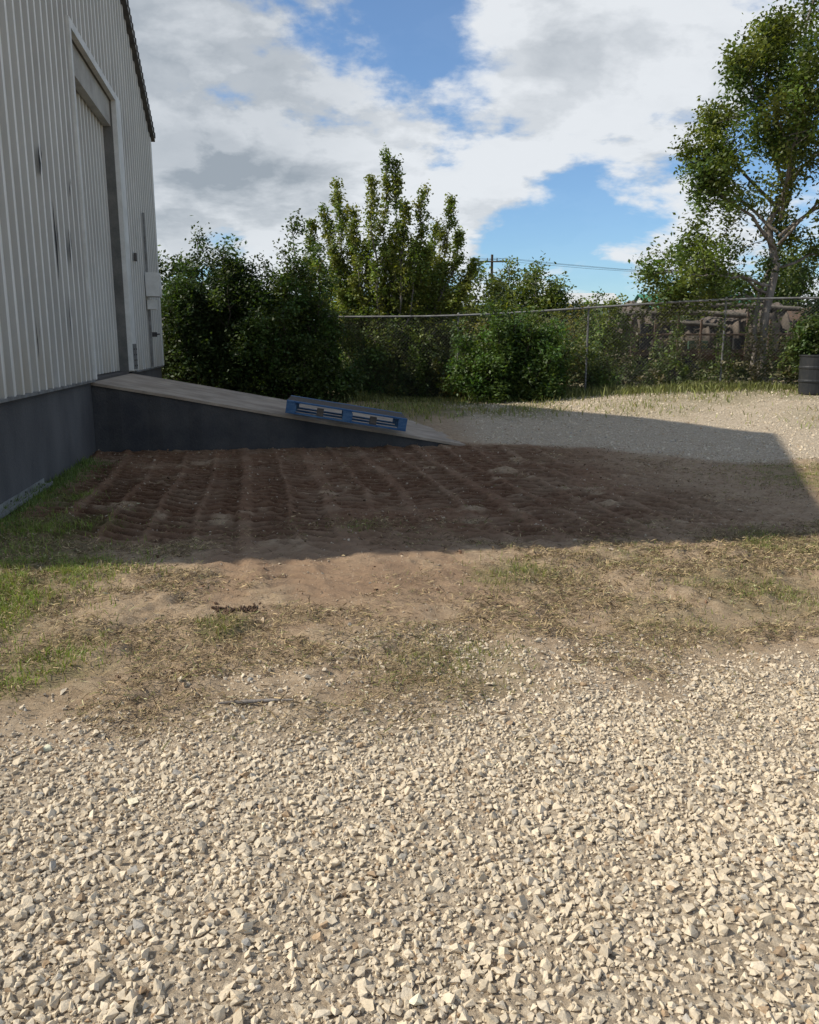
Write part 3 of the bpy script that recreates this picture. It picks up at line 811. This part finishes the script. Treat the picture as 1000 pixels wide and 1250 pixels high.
for (ya_, za_, xa, xb, rr) in ((24.45, 1.95, X0+.2, X1-1.7, .08), (24.6, 2.15, X0+1.6, X1-.2, .07), (24.35, 1.65, X0+.4, X1-2.4, .06), (24.9, 2.2, X0-.3, X1-1.4, .04)):
    V, F = tube([(xa, ya_, GZ+za_-.06), ((xa+xb)/2, ya_+.04, GZ+za_+.03), (xb, ya_-.03, GZ+za_-.09)], rr, 12); s.add(V, F)
s.obj('pipes', LOADG, True, J)
s = Soup()
for xx in (X0+1.3, X0+2.2):
    for yy in (YF+.1, YBk-.4):
        V, F = tube([(xx, yy, GZ+.36), (xx, yy+.02, GZ+.36), (xx, yy+.24, GZ+.36), (xx, yy+.26, GZ+.36)], [.2, .38, .38, .2], 20); s.add(V, F)
s.obj('wheels', BLK, False, J)

def barrel(x, y, z0, r, h, nm='black_barrel'):
    prof = [(0, 0), (r*.86, 0), (r*.9, .03), (r*.93, h*.3), (r*.99, h*.32), (r*.99, h*.36), (r*.95, h*.38), (r*.97, h*.64), (r*1.02, h*.66), (r*1.02, h*.70), (r*.98, h*.72), (r, h*.95), (r*1.06, h*.96), (r*1.06, h), (r*.96, h), (r*.93, h-.06), (0, h-.07)]
    n = 24; Vb = [(x+p*math.cos(2*math.pi*k/n), y+p*math.sin(2*math.pi*k/n), z0+q) for p, q in prof for k in range(n)]
    Fb = [(i*n+k, i*n+(k+1) % n, (i+1)*n+(k+1) % n, (i+1)*n+k) for i in range(len(prof)-1) for k in range(n)]
    return mk_mesh(nm, Vb, Fb, BLK)
barrel(9.05, 18.6, float(base_z(9.05, 18.6)), .31, .88)
barrel(9.75, 19.0, float(base_z(9.75, 19.0)), .31, .88)
plant('potted_shrub', bush_limbs(9.35, 18.9, 1.2, .6, .5, 1.1, 16, 61, r0=.012), 62, twigs=10, tlen=.45, subs=4, nleaf=22, lsize=.09, spread=.07, col=(.06, .10, .028), t0=.1)

# ------------------------------------------------------------------ utility pole + wires, far sheds
U = empty('utility_pole'); s = Soup()
ux, uy = 6.0, 62
V, F = tube([(ux, uy, -.2), (ux, uy, 7.9)], [.13, .09], 10); s.add(V, F)
V, F = tube([(ux-1.1, uy-.12, 7.4), (ux+1.1, uy-.12, 7.4)], .05, 4); s.add(V, F)
for dx in (-1, -.35, .35, 1):
    V, F = tube([(ux+dx, uy-.12, 7.4), (ux+dx, uy-.12, 7.65)], [.05, .035], 6); s.add(V, F)
s.obj('pole', BARKD, False, U); s = Soup()
for dx in (-1, .35, 1):
    for x2, y2 in ((-48, 70), (58, 56)):
        P = [(ux+dx+(x2-ux)*f, uy-.12+(y2-uy)*f, 7.65-4*1.6*f*(1-f)) for f in np.linspace(0, 1, 14)]
        V, F = tube(P, .011, 3); s.add(V, F)
s.obj('wires', BLK, False, U)
WH = weathered('white_metal', (.6, .6, .58), (.5, .5, .48), 1, .6, 0); GRN = weathered('green_roof', (.06, .22, .13), (.05, .17, .11), 1, .6, 0)
def shed(x0, x1, y0, y1, h, rh, rm):
    mb = MB(); mb.box(x0, x1, y0, y1, -.3, h, 0); ym = (y0+y1)/2
    mb.quad((x0-.3, y0-.4, h-.05), (x1+.3, y0-.4, h-.05), (x1+.3, ym, rh), (x0-.3, ym, rh), 1)
    mb.quad((x0-.3, y1+.4, h-.05), (x1+.3, y1+.4, h-.05), (x1+.3, ym, rh), (x0-.3, ym, rh), 1)
    mb.poly([(x0, y0, h), (x0, ym, rh-.05), (x0, y1, h)], 0); mb.poly([(x1, y0, h), (x1, ym, rh-.05), (x1, y1, h)], 0)
    for k in range(4):
        xx = x0+(x1-x0)*(k+.5)/4; mb.box(xx-.8, xx+.8, y0-.03, y0-.005, h*.35, h*.75, 2)
    mb.obj('distant_shed', [WH, rm, DARK])
shed(24, 36, 84, 92, 4.9, 6.6, GRN); shed(14, 27, 108, 118, 6.6, 8.2, WH)

# ------------------------------------------------------------------ light
EL = math.radians(42); dx, dy = .995, .10
dv = Vector((dx*math.cos(EL), dy*math.cos(EL), -math.sin(EL))).normalized()
sun = bpy.data.lights.new('sun', 'SUN'); sun.energy = 5.0; sun.angle = math.radians(.6); sun.color = (1, .94, .83)
so = bpy.data.objects.new('sun', sun); COL.objects.link(so)
so.rotation_euler = dv.to_track_quat('-Z', 'Y').to_euler(); so.location = (-20, -5, 20)

w = bpy.data.worlds.new('World'); scene.world = w; w.use_nodes = True
class WT(NT):
    def __init__(s): s.t = w.node_tree; s.t.nodes.clear()
t = WT()
sky = t.n('ShaderNodeTexSky', sky_type='NISHITA'); sky.sun_disc = False
sky.sun_elevation = EL
sky.sun_rotation = math.atan2(-dx, -dy)
sky.air_density = 1.0; sky.dust_density = .3; sky.ozone_density = 2.5
tc = t.n('ShaderNodeTexCoord'); nrm = t.n('ShaderNodeVectorMath', operation='NORMALIZE'); t.l(tc.outputs['Generated'], nrm.inputs[0])
D = nrm.outputs[0]
sx = t.n('ShaderNodeSeparateXYZ'); t.l(D, sx.inputs[0])
den = t.math('ADD', t.math('MAXIMUM', sx.outputs[2], 0.0), .30)
cx = t.math('DIVIDE', sx.outputs[0], den); cy = t.math('DIVIDE', sx.outputs[1], den)
cb = t.n('ShaderNodeCombineXYZ'); t.l(cx, cb.inputs[0]); t.l(cy, cb.inputs[1]); t.l(t.math('MULTIPLY', sx.outputs[2], 1.0), cb.inputs[2])
def off(v):
    a = t.n('ShaderNodeVectorMath', operation='ADD'); t.l(cb.outputs[0], a.inputs[0]); a.inputs[1].default_value = v; return a.outputs[0]
P0 = off((3.1, 1.7, .0)); P1 = off((3.1-.07, 1.7-.09, .06))
def cloudn(p):
    a = t.noise(p, 2.6, 10, .57); a.inputs['Distortion'].default_value = .12; return a.outputs[0]
nz = cloudn(P0); nzs = cloudn(P1)
puff = t.noise(P0, 9.0, 6, .6).outputs[0]
def blob(a, b, rad):
    v = Vector((a, .9796+b*.2011, -.2011+b*.9796)).normalized()
    dt = t.n('ShaderNodeVectorMath', operation='DOT_PRODUCT'); t.l(D, dt.inputs[0]); dt.inputs[1].default_value = v
    return t.rng(dt.outputs['Value'], math.cos(rad), 1.0, smooth=True)
dens = t.math('ADD', nz, t.math('MULTIPLY', t.math('SUBTRACT', puff, .5), .16))
for a_, b_, rad, wt in ((-.27, .52, .30, .15), (.12, .50, .14, .07), (.27, .50, .14, .06), (-.12, .40, .18, .06), (.25, .64, .25, .04), (.06, .43, .15, .075), (.10, .35, .07, .03), (.20, .56, .10, .05),
                        (-.04, .57, .11, -.08), (.05, .55, .07, -.03), (.20, .31, .14, -.10), (.08, .61, .08, -.04)):
    dens = t.math('ADD', dens, t.math('MULTIPLY', blob(a_, b_, rad), wt))
mask = t.rng(dens, .455, .575, smooth=True)
mask = t.math('MULTIPLY', mask, t.rng(sx.outputs[2], -.02, .03))
mask = t.math('ADD', t.math('MULTIPLY', mask, .88), .07)
lit = t.rng(t.math('SUBTRACT', nz, nzs), -.06, .06)
tf = t.rng(dens, .60, .80, 0, .6)
tf = t.math('ADD', tf, t.math('MULTIPLY', t.math('SUBTRACT', .5, lit), .60), clamp=True)
tf = t.math('ADD', tf, t.math('MULTIPLY', t.math('SUBTRACT', .5, puff), .35), clamp=True)
tf = t.math('ADD', tf, t.math('MULTIPLY', blob(-.25, .56, .24), .38), clamp=True)
ccol = t.mix(tf, (.86, .89, .92), (.36, .405, .45))
hs = t.mix(1.0, sky.outputs[0], (.72, .95, 1.14), 'MULTIPLY')
skyb = t.n('ShaderNodeBackground'); t.l(hs, skyb.inputs[0]); skyb.inputs[1].default_value = .125
clb = t.n('ShaderNodeBackground'); t.l(ccol, clb.inputs[0]); clb.inputs[1].default_value = .95
ms = t.n('ShaderNodeMixShader'); t.l(mask, ms.inputs[0]); t.l(skyb.outputs[0], ms.inputs[1]); t.l(clb.outputs[0], ms.inputs[2])
o = t.n('ShaderNodeOutputWorld'); t.l(ms.outputs[0], o.inputs[0])

# ------------------------------------------------------------------ camera
cam = bpy.data.cameras.new('camera'); cam.sensor_fit = 'HORIZONTAL'; cam.sensor_width = 36; cam.lens = 36
cam.clip_start = .05; cam.clip_end = 3000
cob = bpy.data.objects.new('camera', cam); COL.objects.link(cob)
cob.location = (0, 0, 1.55); cob.rotation_euler = (math.radians(90-11.6), 0, 0)
scene.camera = cob
